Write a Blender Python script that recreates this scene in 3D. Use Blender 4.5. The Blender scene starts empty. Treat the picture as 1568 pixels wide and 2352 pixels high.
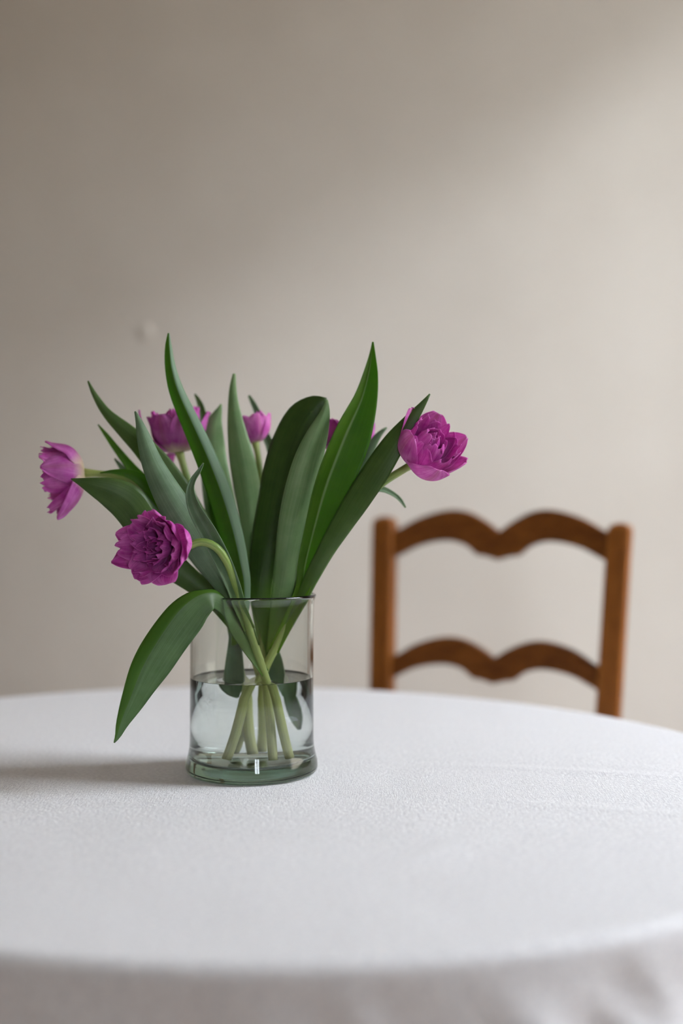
import bpy, bmesh, math, random
from mathutils import Vector, Matrix, noise

scene = bpy.context.scene
COL = scene.collection
R = math.radians

# ------------------------------------------------------------------ camera
CAM_Z = 1.0175
FPX = 2700.0                      # focal length in pixels of the 1568 x 2352 frame
cam_d = bpy.data.cameras.new('camera')
cam_d.sensor_fit = 'VERTICAL'
cam_d.sensor_height = 36.0
cam_d.sensor_width = 24.0
cam_d.lens = 36.0 * FPX / 2352.0
cam_d.clip_start = 0.02
cam_d.dof.use_dof = True
cam_d.dof.focus_distance = 1.14
cam_d.dof.aperture_fstop = 1.7
cam = bpy.data.objects.new('camera', cam_d)
COL.objects.link(cam)
cam.location = (0, 0, CAM_Z)
cam.rotation_euler = (R(90), 0, 0)
scene.camera = cam

# ------------------------------------------------------------------ light: overcast sky, veiled low sun
SKY = 25.0
SUN = 1.75
w = bpy.data.worlds.new('sky')
scene.world = w
w.use_nodes = True
w.node_tree.nodes['Background'].inputs[0].default_value = (0.85, 0.92, 1.0, 1)
w.node_tree.nodes['Background'].inputs[1].default_value = SKY

sun_d = bpy.data.lights.new('sun', 'SUN')
sun_d.energy = SUN
sun_d.angle = R(6)
sun_d.color = (0.88, 0.955, 1.0)
sun = bpy.data.objects.new('sun', sun_d)
COL.objects.link(sun)
SUN_DIR = Vector((-1.0, 0.70, -0.60)).normalized()
sun.rotation_euler = SUN_DIR.to_track_quat('-Z', 'Y').to_euler()
sun.location = (6, -2, 5)

# daylight portals in the window openings (they guide sampling and give no light of their own)
WALL_R = 2.10
WALL_F = -1.90
WIN1 = (0.60, 1.90, 0.85, 3.10)          # in the right-hand wall: y0, y1, z0, z1
WIN_FILL = (0.42, 0.98, 1.00, 1.78)          # unseen window added for front fill, behind the camera: x0, x1, z0, z1
def portal(loc, rot, sx, sy):
    d = bpy.data.lights.new('window_portal', 'AREA')
    d.shape = 'RECTANGLE'
    d.size, d.size_y = sx, sy
    d.cycles.is_portal = True
    o = bpy.data.objects.new('window_portal', d)
    COL.objects.link(o)
    o.location, o.rotation_euler = loc, rot
portal((WALL_R + 0.02, (WIN1[0] + WIN1[1]) / 2, (WIN1[2] + WIN1[3]) / 2), (0, R(90), 0), WIN1[3] - WIN1[2], WIN1[1] - WIN1[0])
portal(((WIN_FILL[0] + WIN_FILL[1]) / 2, WALL_F - 0.02, (WIN_FILL[2] + WIN_FILL[3]) / 2), (R(90), 0, 0), WIN_FILL[1] - WIN_FILL[0], WIN_FILL[3] - WIN_FILL[2])

vs = scene.view_settings
vs.view_transform = 'Standard'
vs.look = 'None'
vs.exposure = 0.0
vs.gamma = 1.0
vs.use_curve_mapping = False

# ------------------------------------------------------------------ helpers
def lin(r, g, b):
    def f(c):
        c /= 255.0
        return c / 12.92 if c <= 0.04045 else ((c + 0.055) / 1.055) ** 2.4
    return (f(r), f(g), f(b), 1.0)

def tag(o, label=None, cat=None, group=None, kind=None):
    if label: o['label'] = label
    if cat: o['category'] = cat
    if group: o['group'] = group
    if kind: o['kind'] = kind
    return o

def empty(name, loc=(0, 0, 0)):
    o = bpy.data.objects.new(name, None)
    o.empty_display_size = 0.05
    COL.objects.link(o)
    o.location = loc
    return o

def mesh_obj(name, verts, faces, mat, parent=None, uvs=None, smooth=True):
    me = bpy.data.meshes.new(name)
    if parent is not None:
        off = Vector(parent.location)
        if parent.parent is not None:
            off = off + Vector(parent.parent.location)
        verts = [tuple(Vector(v) - off) for v in verts]
    me.from_pydata([tuple(v) for v in verts], [], faces)
    if uvs is not None:
        l = me.uv_layers.new(name='UVMap')
        for lp in me.loops:
            l.data[lp.index].uv = uvs[lp.vertex_index]
    for p in me.polygons:
        p.use_smooth = smooth
    me.materials.append(mat)
    me.update()
    o = bpy.data.objects.new(name, me)
    COL.objects.link(o)
    if parent is not None:
        o.parent = parent
    return o

def bm_obj(name, bm, mat, parent=None, smooth=False):
    me = bpy.data.meshes.new(name)
    if parent is not None:
        off = Vector(parent.location)
        if parent.parent is not None:
            off = off + Vector(parent.parent.location)
        bmesh.ops.translate(bm, verts=bm.verts, vec=-off)
    bmesh.ops.recalc_face_normals(bm, faces=bm.faces)
    bm.to_mesh(me)
    bm.free()
    for p in me.polygons:
        p.use_smooth = smooth
    me.materials.append(mat)
    o = bpy.data.objects.new(name, me)
    COL.objects.link(o)
    if parent is not None:
        o.parent = parent
    return o

def add_box(bm, x0, x1, y0, y1, z0, z1):
    v = [bm.verts.new(p) for p in ((x0, y0, z0), (x1, y0, z0), (x1, y1, z0), (x0, y1, z0),
                                   (x0, y0, z1), (x1, y0, z1), (x1, y1, z1), (x0, y1, z1))]
    for f in ((0, 3, 2, 1), (4, 5, 6, 7), (0, 1, 5, 4), (1, 2, 6, 5), (2, 3, 7, 6), (3, 0, 4, 7)):
        bm.faces.new([v[i] for i in f])

def box_obj(name, b, mat, parent=None, bevel=0.0):
    bm = bmesh.new()
    add_box(bm, *b)
    if bevel:
        bmesh.ops.bevel(bm, geom=list(bm.edges), offset=bevel, segments=2, affect='EDGES')
    return bm_obj(name, bm, mat, parent)

def at(px, py, Y):
    """a point at depth Y (metres from the camera) for a pixel of the frame"""
    return Vector(((px - 784.0) / FPX * Y, Y, CAM_Z - (py - 1176.0) / FPX * Y))

def crom(pts, n):
    """Catmull-Rom through a list of equal-length tuples; n samples"""
    P = [tuple(2 * a - b for a, b in zip(pts[0], pts[1]))] + list(pts) + [tuple(2 * a - b for a, b in zip(pts[-1], pts[-2]))]
    # chord-length parameter
    segs = []
    for i in range(1, len(P) - 2):
        segs.append(max(1e-5, math.dist(P[i][:3], P[i + 1][:3])))
    tot = sum(segs)
    out = []
    for k in range(n):
        s = tot * k / (n - 1)
        i = 0
        while i < len(segs) - 1 and s > segs[i]:
            s -= segs[i]
            i += 1
        t = min(1.0, s / segs[i])
        p0, p1, p2, p3 = P[i], P[i + 1], P[i + 2], P[i + 3]
        out.append(tuple(0.5 * ((2 * b) + (c - a) * t + (2 * a - 5 * b + 4 * c - d) * t * t + (-a + 3 * b - 3 * c + d) * t ** 3)
                         for a, b, c, d in zip(p0, p1, p2, p3)))
    return out

def tube(path, radii, seg=12, cap=True):
    """swept tube; path list of Vector, returns verts, faces, uvs"""
    V, F, U = [], [], []
    n = len(path)
    T = [(path[min(i + 1, n - 1)] - path[max(i - 1, 0)]).normalized() for i in range(n)]
    ref = Vector((0, 1, 0)) if abs(T[0].y) < 0.9 else Vector((1, 0, 0))
    N = (ref - T[0] * ref.dot(T[0])).normalized()
    for i in range(n):
        N = (N - T[i] * N.dot(T[i])).normalized()
        B = T[i].cross(N)
        for k in range(seg):
            a = 2 * math.pi * k / seg
            V.append(path[i] + (N * math.cos(a) + B * math.sin(a)) * radii[i])
            U.append((k / seg, i / (n - 1)))
    for i in range(n - 1):
        for k in range(seg):
            a, b = i * seg + k, i * seg + (k + 1) % seg
            F.append((a, b, b + seg, a + seg))
    if cap:
        F.append(tuple(range(seg - 1, -1, -1)))
        F.append(tuple(range((n - 1) * seg, n * seg)))
    return V, F, U

def lathe(profile, cx, cy, seg=96, close=True):
    """profile: closed loop list of (r, z); poles allowed at r = 0"""
    V, F = [], []
    idx = []
    for r, z in profile:
        if r < 1e-6:
            V.append(Vector((cx, cy, z)))
            idx.append([len(V) - 1] * seg)
        else:
            row = []
            for k in range(seg):
                a = 2 * math.pi * k / seg
                V.append(Vector((cx + r * math.cos(a), cy + r * math.sin(a), z)))
                row.append(len(V) - 1)
            idx.append(row)
    m = len(profile)
    for i in range(m if close else m - 1):
        A, B = idx[i], idx[(i + 1) % m]
        for k in range(seg):
            q = [A[k], A[(k + 1) % seg], B[(k + 1) % seg], B[k]]
            u = []
            for x in q:
                if x not in u:
                    u.append(x)
            if len(u) > 2:
                F.append(tuple(u))
    return V, F

# ------------------------------------------------------------------ materials
class NT:
    def __init__(self, name):
        self.m = bpy.data.materials.new(name)
        self.m.use_nodes = True
        self.t = self.m.node_tree
        self.t.nodes.clear()
        self.out = self.t.nodes.new('ShaderNodeOutputMaterial')
    def n(self, kind, **kw):
        nd = self.t.nodes.new(kind)
        for k, v in kw.items():
            if k.startswith('i_'):
                key = k[2:]
                key = int(key) if key.isdigit() else key.replace('_', ' ')
                nd.inputs[key].default_value = v
            else:
                setattr(nd, k, v)
        return nd
    def l(self, a, b):
        self.t.links.new(a, b)
    def coord(self, which='Object', scale=(1, 1, 1), rot=(0, 0, 0)):
        c = self.n('ShaderNodeTexCoord')
        m = self.n('ShaderNodeMapping')
        m.inputs['Scale'].default_value = scale
        m.inputs['Rotation'].default_value = rot
        self.l(c.outputs[which], m.inputs['Vector'])
        return m.outputs[0]
    def noise(self, vec, scale, detail=3, rough=0.5):
        x = self.n('ShaderNodeTexNoise', i_Scale=scale, i_Detail=detail, i_Roughness=rough)
        self.l(vec, x.inputs['Vector'])
        return x.outputs['Fac']
    def ramp(self, fac, stops):
        r = self.n('ShaderNodeValToRGB')
        e = r.color_ramp.elements
        while len(e) > 1:
            e.remove(e[-1])
        e[0].position, e[0].color = stops[0]
        for p, c in stops[1:]:
            k = e.new(p)
            k.color = c
        self.l(fac, r.inputs[0])
        return r.outputs[0]
    def mix(self, fac, a, b, blend='MIX'):
        m = self.n('ShaderNodeMix', data_type='RGBA', blend_type=blend)
        for s, v in ((m.inputs[0], fac), (m.inputs[6], a), (m.inputs[7], b)):
            if hasattr(v, 'links') or hasattr(v, 'is_linked'):
                self.l(v, s)
            else:
                s.default_value = v
        return m.outputs[2]
    def bump(self, height, strength, dist, normal=None):
        b = self.n('ShaderNodeBump', i_Strength=strength, i_Distance=dist)
        self.l(height, b.inputs['Height'])
        if normal is not None:
            self.l(normal, b.inputs['Normal'])
        return b.outputs[0]

def plain(name, col, rough=0.6, bump=0.0, scale=40, var=0.08):
    t = NT(name)
    v = t.coord()
    f = t.noise(v, scale, 4)
    c0 = tuple(x * (1 - var) for x in col[:3]) + (1,)
    c1 = tuple(min(1, x * (1 + var)) for x in col[:3]) + (1,)
    c = t.ramp(f, [(0.3, c0), (0.7, c1)])
    p = t.n('ShaderNodeBsdfPrincipled', i_Roughness=rough)
    t.l(c, p.inputs['Base Color'])
    if bump:
        t.l(t.bump(f, bump, 0.002), p.inputs['Normal'])
    t.l(p.outputs[0], t.out.inputs[0])
    return t.m

def wall_material():
    t = NT('limewashed_plaster')
    v = t.coord()
    big = t.noise(v, 1.6, 4, 0.55)
    c = t.ramp(big, [(0.3, lin(196, 189, 180)), (0.7, lin(206, 200, 192))])
    p = t.n('ShaderNodeBsdfPrincipled', i_Roughness=0.92)
    p.inputs['Specular IOR Level'].default_value = 0.2
    t.l(c, p.inputs['Base Color'])
    fine = t.noise(t.coord(scale=(1, 1, 1)), 190, 3, 0.6)
    brush = t.noise(t.coord(scale=(90, 90, 340), rot=(0, R(38), 0)), 1.0, 2)
    mid = t.noise(v, 9, 3)
    n1 = t.bump(mid, 0.25, 0.006)
    n2 = t.bump(fine, 0.10, 0.0012, n1)
    n3 = t.bump(brush, 0.10, 0.0012, n2)
    t.l(n3, p.inputs['Normal'])
    t.l(p.outputs[0], t.out.inputs[0])
    return t.m

def linen_material():
    t = NT('white_linen')
    v = t.coord()
    wx = t.noise(t.coord(scale=(1500, 130, 130), rot=(0, 0, R(14))), 1.0, 2, 0.6)
    wy = t.noise(t.coord(scale=(130, 1500, 130), rot=(0, 0, R(14))), 1.0, 2, 0.6)
    slub = t.noise(v, 260, 4, 0.65)
    soft = t.noise(v, 26, 3, 0.5)
    add = t.n('ShaderNodeMath', operation='ADD')
    t.l(wx, add.inputs[0]); t.l(wy, add.inputs[1])
    c = t.ramp(slub, [(0.3, lin(226, 225, 229)), (0.7, lin(252, 251, 253))])
    p = t.n('ShaderNodeBsdfPrincipled', i_Roughness=0.9)
    p.inputs['Specular IOR Level'].default_value = 0.2
    p.inputs['Sheen Weight'].default_value = 0.15
    t.l(c, p.inputs['Base Color'])
    n0 = t.bump(soft, 0.18, 0.006)
    n1 = t.bump(add.outputs[0], 0.6, 0.0009, n0)
    n2 = t.bump(slub, 0.6, 0.0014, n1)
    t.l(n2, p.inputs['Normal'])
    t.l(p.outputs[0], t.out.inputs[0])
    return t.m

def wood_material(name, a, b, c, axis='z', rough=0.42):
    t = NT(name)
    sc = {'z': (55, 55, 4), 'x': (4, 55, 55)}[axis]
    g = t.noise(t.coord(scale=sc), 1.0, 5, 0.6)
    g2 = t.noise(t.coord(scale=tuple(x * 5 for x in sc)), 1.0, 3, 0.6)
    col = t.ramp(g, [(0.25, a), (0.5, b), (0.75, c)])
    col = t.mix(0.25, col, t.ramp(g2, [(0.35, a), (0.65, c)]))
    p = t.n('ShaderNodeBsdfPrincipled', i_Roughness=rough)
    p.inputs['Specular IOR Level'].default_value = 0.22
    t.l(col, p.inputs['Base Color'])
    t.l(t.bump(g2, 0.15, 0.0006), p.inputs['Normal'])
    t.l(p.outputs[0], t.out.inputs[0])
    return t.m

def leaf_material(name, dark, light, trans, tw=0.35, rough=0.45, base=None, strip=None):
    """tulip leaf: waxy, with fine parallel veins running tip to base (UV: u across, v along)"""
    t = NT(name)
    uv = t.coord('UV', (46, 1.6, 1))
    veins = t.noise(uv, 1.0, 3, 0.6)
    blotch = t.noise(t.coord(), 55, 4, 0.6)
    c = t.ramp(veins, [(0.3, dark), (0.7, light)])
    c = t.mix(0.35, c, t.ramp(blotch, [(0.35, dark), (0.68, light)]))
    if base is not None:
        sx = t.n('ShaderNodeSeparateXYZ')
        t.l(t.coord('UV'), sx.inputs[0])
        k = t.ramp(sx.outputs[1], [(0.70, (0, 0, 0, 1)), (1.0, (1, 1, 1, 1))])
        c = t.mix(k, c, base)
    if strip is not None:                       # (u from, u to, colour): folded-over paler underside or pale midrib
        u0, u1, scol = strip
        sx2 = t.n('ShaderNodeSeparateXYZ')
        t.l(t.coord('UV'), sx2.inputs[0])
        k2 = t.ramp(sx2.outputs[0], [(max(0, u0 - 0.02), (0, 0, 0, 1) if u0 > 0 else (1, 1, 1, 1)), (u0 + 0.001, (1, 1, 1, 1)), (u1, (1, 1, 1, 1)), (u1 + 0.02, (0, 0, 0, 1))])
        c = t.mix(k2, c, t.mix(0.5, scol, c))
        c = t.mix(k2, c, scol) if u1 - u0 > 0.1 else c
    p = t.n('ShaderNodeBsdfPrincipled', i_Roughness=rough)
    p.inputs['Specular IOR Level'].default_value = 0.45
    t.l(c, p.inputs['Base Color'])
    t.l(t.bump(veins, 0.20, 0.0008), p.inputs['Normal'])
    tr = t.n('ShaderNodeBsdfTranslucent')
    tr.inputs[0].default_value = trans
    mx = t.n('ShaderNodeMixShader', i_0=tw)
    t.l(p.outputs[0], mx.inputs[1]); t.l(tr.outputs[0], mx.inputs[2])
    t.l(mx.outputs[0], t.out.inputs[0])
    return t.m

def petal_material(name, deep, mid, pale, basecol, basepos=0.18, streak=0.0):
    """tulip petal: magenta blade with fine veins, creamy claw at its base, faint greenish midrib outside"""
    t = NT(name)
    veins = t.noise(t.coord('UV', (38, 1.5, 1)), 1.0, 3, 0.65)
    soft = t.noise(t.coord(), 70, 3, 0.5)
    c = t.ramp(veins, [(0.28, deep), (0.5, mid), (0.75, pale)])
    c = t.mix(0.4, c, t.ramp(soft, [(0.35, deep), (0.65, pale)]))
    sx = t.n('ShaderNodeSeparateXYZ')
    t.l(t.coord('UV'), sx.inputs[0])
    k = t.ramp(sx.outputs[1], [(0.0, (1, 1, 1, 1)), (basepos, (0.75, 0.75, 0.75, 1)), (basepos + 0.22, (0, 0, 0, 1))])
    c = t.mix(k, c, basecol)
    if streak:
        d = t.n('ShaderNodeMath', operation='SUBTRACT', i_1=0.5)
        t.l(sx.outputs[0], d.inputs[0])
        a = t.n('ShaderNodeMath', operation='ABSOLUTE')
        t.l(d.outputs[0], a.inputs[0])
        s = t.ramp(a.outputs[0], [(0.0, (streak, streak, streak, 1)), (0.13, (0, 0, 0, 1))])
        c = t.mix(s, c, lin(176, 128, 96))
    p = t.n('ShaderNodeBsdfPrincipled', i_Roughness=0.5)
    p.inputs['Specular IOR Level'].default_value = 0.22
    t.l(c, p.inputs['Base Color'])
    t.l(t.bump(veins, 0.22, 0.0008), p.inputs['Normal'])
    tr = t.n('ShaderNodeBsdfTranslucent')
    t.l(t.mix(0.25, c, (0.95, 0.25, 0.65, 1)), tr.inputs[0])
    mx = t.n('ShaderNodeMixShader', i_0=0.38)
    t.l(p.outputs[0], mx.inputs[1]); t.l(tr.outputs[0], mx.inputs[2])
    t.l(mx.outputs[0], t.out.inputs[0])
    return t.m

def stem_material():
    t = NT('tulip_stem_skin')
    sx = t.n('ShaderNodeSeparateXYZ')
    t.l(t.coord('UV'), sx.inputs[0])
    c = t.ramp(sx.outputs[1], [(0.0, lin(226, 222, 170)), (0.18, lin(196, 206, 118)), (0.5, lin(140, 170, 72)), (0.9, lin(112, 146, 62)), (1.0, lin(170, 180, 100))])
    n = t.noise(t.coord('UV', (14, 3, 1)), 1.0, 3)
    c = t.mix(0.3, c, t.ramp(n, [(0.3, lin(110, 140, 60)), (0.7, lin(206, 214, 140))]))
    p = t.n('ShaderNodeBsdfPrincipled', i_Roughness=0.4)
    t.l(c, p.inputs['Base Color'])
    t.l(p.outputs[0], t.out.inputs[0])
    return t.m

def glass_material(name, ior, col=(1, 1, 1, 1), density=0.0, vcol=(1, 1, 1, 1)):
    t = NT(name)
    g = t.n('ShaderNodeBsdfGlass', i_Roughness=0.0, i_IOR=ior)
    g.inputs[0].default_value = col
    t.l(g.outputs[0], t.out.inputs[0])
    if density:
        a = t.n('ShaderNodeVolumeAbsorption', i_Density=density)
        a.inputs[0].default_value = vcol
        t.l(a.outputs[0], t.out.inputs['Volume'])
    return t.m

def pane_material():
    t = NT('window_pane_glass')
    tr = t.n('ShaderNodeBsdfTransparent')
    gl = t.n('ShaderNodeBsdfGlossy', i_Roughness=0.02)
    mx = t.n('ShaderNodeMixShader', i_0=0.06)
    t.l(tr.outputs[0], mx.inputs[1]); t.l(gl.outputs[0], mx.inputs[2])
    t.l(mx.outputs[0], t.out.inputs[0])
    return t.m

M_WALL = wall_material()
M_CEIL = plain('white_ceiling_paint', lin(236, 232, 226), 0.9)
M_FLOOR = wood_material('oak_floor', lin(120, 84, 52), lin(150, 108, 70), lin(172, 130, 88), 'x', 0.5)
M_PAINT = plain('white_window_paint', lin(232, 230, 226), 0.45)
M_PANE = pane_material()
M_LINEN = linen_material()
M_TABLE = wood_material('table_wood', lin(110, 70, 40), lin(140, 92, 54), lin(165, 112, 70), 'x')
M_CHAIR = wood_material('chair_walnut', lin(98, 52, 14), lin(134, 78, 24), lin(162, 100, 38), 'z', 0.5)
M_RAIL = wood_material('chair_rail_walnut', lin(84, 44, 8), lin(114, 64, 16), lin(138, 82, 26), 'x', 0.5)
M_RUSH = plain('rush_seat', lin(176, 140, 84), 0.8, 0.5, 220, 0.2)
M_GLASS = glass_material('vase_glass', 1.5, (0.98, 0.99, 0.985, 1), 26.0, (0.50, 0.62, 0.52, 1))
M_WATER = glass_material('clear_water', 1.27, (0.99, 1, 0.995, 1))
M_LEAF_GREY = leaf_material('leaf_grey_green', lin(86, 116, 84), lin(142, 170, 134), lin(116, 168, 40), 0.28, 0.5, lin(116, 152, 54))
M_LEAF_DARK = leaf_material('leaf_dark_green', lin(54, 80, 30), lin(104, 132, 70), lin(106, 162, 14), 0.34, 0.42, lin(104, 148, 36))
M_LEAF_FRESH = leaf_material('leaf_fresh_green', lin(64, 98, 20), lin(100, 138, 44), lin(120, 185, 6), 0.48, 0.42, lin(130, 168, 36))
M_LEAF_PALE = leaf_material('leaf_pale_green', lin(104, 140, 88), lin(156, 184, 132), lin(130, 180, 60), 0.30, 0.5, lin(140, 174, 66))
M_LEAF_SHADED = leaf_material('leaf_shaded_green', lin(34, 54, 14), lin(76, 104, 44), lin(90, 150, 8), 0.26, 0.36, lin(96, 140, 24))  # darkened green: shade from the leaf in front put into the colour
M_LEAF_TWO = leaf_material('leaf_green_with_grey_fold', lin(58, 94, 14), lin(92, 134, 34), lin(120, 190, 4), 0.48, 0.42, lin(126, 168, 30), (0.0, 0.30, lin(140, 168, 138)))
M_LEAF_RIB = leaf_material('leaf_green_with_pale_rib', lin(60, 96, 16), lin(100, 138, 40), lin(118, 186, 4), 0.48, 0.42, lin(126, 168, 30), (0.60, 0.64, lin(190, 214, 150)))
M_LEAF_DROOP = leaf_material('leaf_green_with_bright_margin', lin(56, 84, 44), lin(106, 136, 88), lin(100, 160, 20), 0.30, 0.42, lin(104, 148, 36), (0.0, 0.24, lin(74, 118, 30)))
M_STEM = stem_material()
M_PISTIL = plain('pale_green_pistil', lin(190, 196, 130), 0.5, 0, 300)
PURPLE = (lin(188, 52, 162), lin(224, 98, 202), lin(248, 170, 234))
M_PETAL = petal_material('petal_magenta', *PURPLE, lin(228, 190, 214), 0.04)
M_PETAL_IN = petal_material('petal_inner', lin(176, 40, 150), lin(214, 84, 192), lin(240, 150, 224), lin(150, 20, 116), 0.02)
M_PETAL_OUT = petal_material('petal_outer_striped', lin(194, 62, 168), lin(228, 110, 206), lin(250, 182, 238), lin(234, 186, 212), 0.06, 0.30)
M_PETAL_SIDE = petal_material('petal_cream_base', lin(170, 52, 148), lin(206, 92, 186), lin(236, 158, 224), lin(240, 234, 190), 0.20, 0.25)

# ------------------------------------------------------------------ the room
WALL_B = 2.75
WALL_L = -2.30
CEIL = 3.35
TH = 0.30

bm = bmesh.new(); add_box(bm, WALL_L - TH, WALL_R + TH, WALL_F - TH, WALL_B + TH, -0.12, 0.0)
tag(bm_obj('floor', bm, M_FLOOR), 'oak floor of the room', 'floor', kind='structure')
bm = bmesh.new(); add_box(bm, WALL_L - TH, WALL_R + TH, WALL_F - TH, WALL_B + TH, CEIL, CEIL + 0.15)
tag(bm_obj('ceiling', bm, M_CEIL), 'white ceiling of the room', 'ceiling', kind='structure')
bm = bmesh.new(); add_box(bm, WALL_L - TH, WALL_R + TH, WALL_B, WALL_B + TH, 0.0, CEIL)
wall_back = tag(bm_obj('wall_back', bm, M_WALL), 'warm off-white plaster wall behind the table and chair', 'wall', kind='structure')
bm = bmesh.new(); add_box(bm, WALL_L - TH, WALL_L, WALL_F, WALL_B, 0.0, CEIL)
tag(bm_obj('wall_left', bm, M_WALL), 'off-white plaster wall opposite the window', 'wall', kind='structure')
bm = bmesh.new()
add_box(bm, WALL_R, WALL_R + TH, WALL_F, WIN1[0], 0.0, CEIL)
add_box(bm, WALL_R, WALL_R + TH, WIN1[1], WALL_B, 0.0, CEIL)
add_box(bm, WALL_R, WALL_R + TH, WIN1[0], WIN1[1], 0.0, WIN1[2])
add_box(bm, WALL_R, WALL_R + TH, WIN1[0], WIN1[1], WIN1[3], CEIL)
tag(bm_obj('wall_right', bm, M_WALL), 'off-white plaster wall with the tall window opening', 'wall', kind='structure')
bm = bmesh.new()
add_box(bm, WALL_L - TH, WIN_FILL[0], WALL_F - TH, WALL_F, 0.0, CEIL)
add_box(bm, WIN_FILL[1], WALL_R + TH, WALL_F - TH, WALL_F, 0.0, CEIL)
add_box(bm, WIN_FILL[0], WIN_FILL[1], WALL_F - TH, WALL_F, 0.0, WIN_FILL[2])
add_box(bm, WIN_FILL[0], WIN_FILL[1], WALL_F - TH, WALL_F, WIN_FILL[3], CEIL)
tag(bm_obj('wall_front', bm, M_WALL), 'off-white plaster wall facing the table, with the added fill window', 'wall', kind='structure')

def window(n, a0, a1, z0, z1, label, side):
    """casement: frame, mullion, two panes and a sill; side 'right' or 'front' wall"""
    if side == 'right':
        def B(d0, d1, a, b, c, d): return (WALL_R + d0, WALL_R + d1, a, b, c, d)
        loc = (WALL_R + 0.22, (a0 + a1) / 2, z0)
    else:
        def B(d0, d1, a, b, c, d): return (a, b, WALL_F - d1, WALL_F - d0, c, d)
        loc = ((a0 + a1) / 2, WALL_F - 0.22, z0)
    win = empty('window_%d' % n, loc)
    tag(win, label, 'window', kind='structure')
    m = (a0 + a1) / 2
    bm = bmesh.new()
    add_box(bm, *B(.22, .27, a0, a0 + .05, z0, z1))
    add_box(bm, *B(.22, .27, a1 - .05, a1, z0, z1))
    add_box(bm, *B(.22, .27, a0 + .05, a1 - .05, z0, z0 + .06))
    add_box(bm, *B(.22, .27, a0 + .05, a1 - .05, z1 - .06, z1))
    bm_obj('window_frame', bm, M_PAINT, win)
    box_obj('mullion', B(.22, .27, m - .025, m + .025, z0 + .06, z1 - .06), M_PAINT, win)
    for ya, yb in ((a0 + .05, m - .025), (m + .025, a1 - .05)):
        box_obj('pane', B(.243, .247, ya, yb, z0 + .06, z1 - .06), M_PANE, win)
    box_obj('window_sill', B(-.03, .22, a0 - .03, a1 + .03, z0 - .03, z0), M_PAINT, win)
window(1, *WIN1, 'tall white window in the wall to the right of the table', 'right')
window(2, *WIN_FILL, 'small white fill window added in the unseen wall facing the table', 'front')  # out of view, added to brighten leaves and cloth from the front
bm = bmesh.new(); add_box(bm, WALL_L, WALL_R, WALL_B - 0.015, WALL_B, 0.0, 0.10)
tag(bm_obj('baseboard_back', bm, M_PAINT), 'white painted baseboard under the back wall', 'baseboard', kind='structure')

# the yard outside the windows and the house across it
M_YARD = plain('yard_gravel', lin(128, 122, 112), 0.95, 0.3, 3.0, 0.15)
M_HOUSE = plain('rendered_facade', lin(176, 164, 148), 0.95, 0.2, 2.0, 0.08)
tag(box_obj('ground', (-40, 40, -40, 40, -0.45, -0.30), M_YARD), 'grey gravel yard outside the windows', 'ground', kind='structure')
tag(box_obj('wall_yard', (11.0, 11.4, -14, 16, -0.30, 4.6), M_HOUSE), 'rendered wall across the yard', 'wall', kind='structure')

# small filled screw hole in the plaster
hc = at(321, 763, WALL_B)
prof = [(0.0, 0.004), (0.008, 0.0038), (0.014, 0.0024), (0.020, 0.0002), (0.021, -0.002), (0.0, -0.002)]
V, F = lathe(prof, 0, 0, 24, close=False)
V = [Vector((hc.x + 0.012 + v.x, WALL_B - v.z, hc.z + v.y)) for v in V]
mesh_obj('plaster_bump', V, F, M_WALL, wall_back)

# ------------------------------------------------------------------ table and cloth
TZ = 0.75
TCX, TCY, TA, TB, TTH = -0.1119, 1.253, 0.5956, 0.5420, -0.5808
def ellipse_r(a, sa=TA, sb=TB):
    """radius of the rotated oval top in world direction a"""
    b = a - TTH
    return sa * sb / math.hypot(sb * math.cos(b), sa * math.sin(b))

table = empty('round_table', (TCX, TCY, 0))
tag(table, 'wooden pedestal table hidden under the white linen cloth', 'table')
def oval_slab(inset, z0, z1, seg=96):
    bm = bmesh.new()
    rings = []
    for dr, z in ((0.010, z0), (0, z0 + 0.008), (0, z1 - 0.006), (0.006, z1)):
        rings.append([bm.verts.new((TCX + (ellipse_r(2 * math.pi * k / seg) - inset - dr) * math.cos(2 * math.pi * k / seg),
                                    TCY + (ellipse_r(2 * math.pi * k / seg) - inset - dr) * math.sin(2 * math.pi * k / seg), z)) for k in range(seg)])
    for A, B in zip(rings, rings[1:]):
        for k in range(seg):
            bm.faces.new((A[k], A[(k + 1) % seg], B[(k + 1) % seg], B[k]))
    bm.faces.new(rings[0][::-1]); bm.faces.new(rings[-1])
    return bm
bm_obj('table_top', oval_slab(0.010, TZ - 0.036, TZ - 0.0016), M_TABLE, table)
V, F = lathe([(0, TZ - 0.036), (0.11, TZ - 0.036), (0.11, TZ - 0.055), (0.055, TZ - 0.075), (0.042, 0.55), (0.060, 0.42), (0.045, 0.30), (0.062, 0.22), (0.062, 0.10), (0, 0.10)], TCX, TCY, 32, close=False)
mesh_obj('pedestal', V, F, M_TABLE, table)
for k in range(4):
    a = R(45 + 90 * k)
    d = Vector((math.cos(a), math.sin(a), 0))
    c = Vector((TCX, TCY, 0))
    pth = [c + d * r + Vector((0, 0, z)) for r, z in ((0.04, 0.17), (0.12, 0.15), (0.22, 0.07), (0.31, 0.026), (0.34, 0.026))]
    V, F, U = tube([Vector(p) for p in crom([tuple(p) for p in pth], 14)], [0.026] * 14, 10)
    mesh_obj('foot', V, F, M_TABLE, table)

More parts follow.
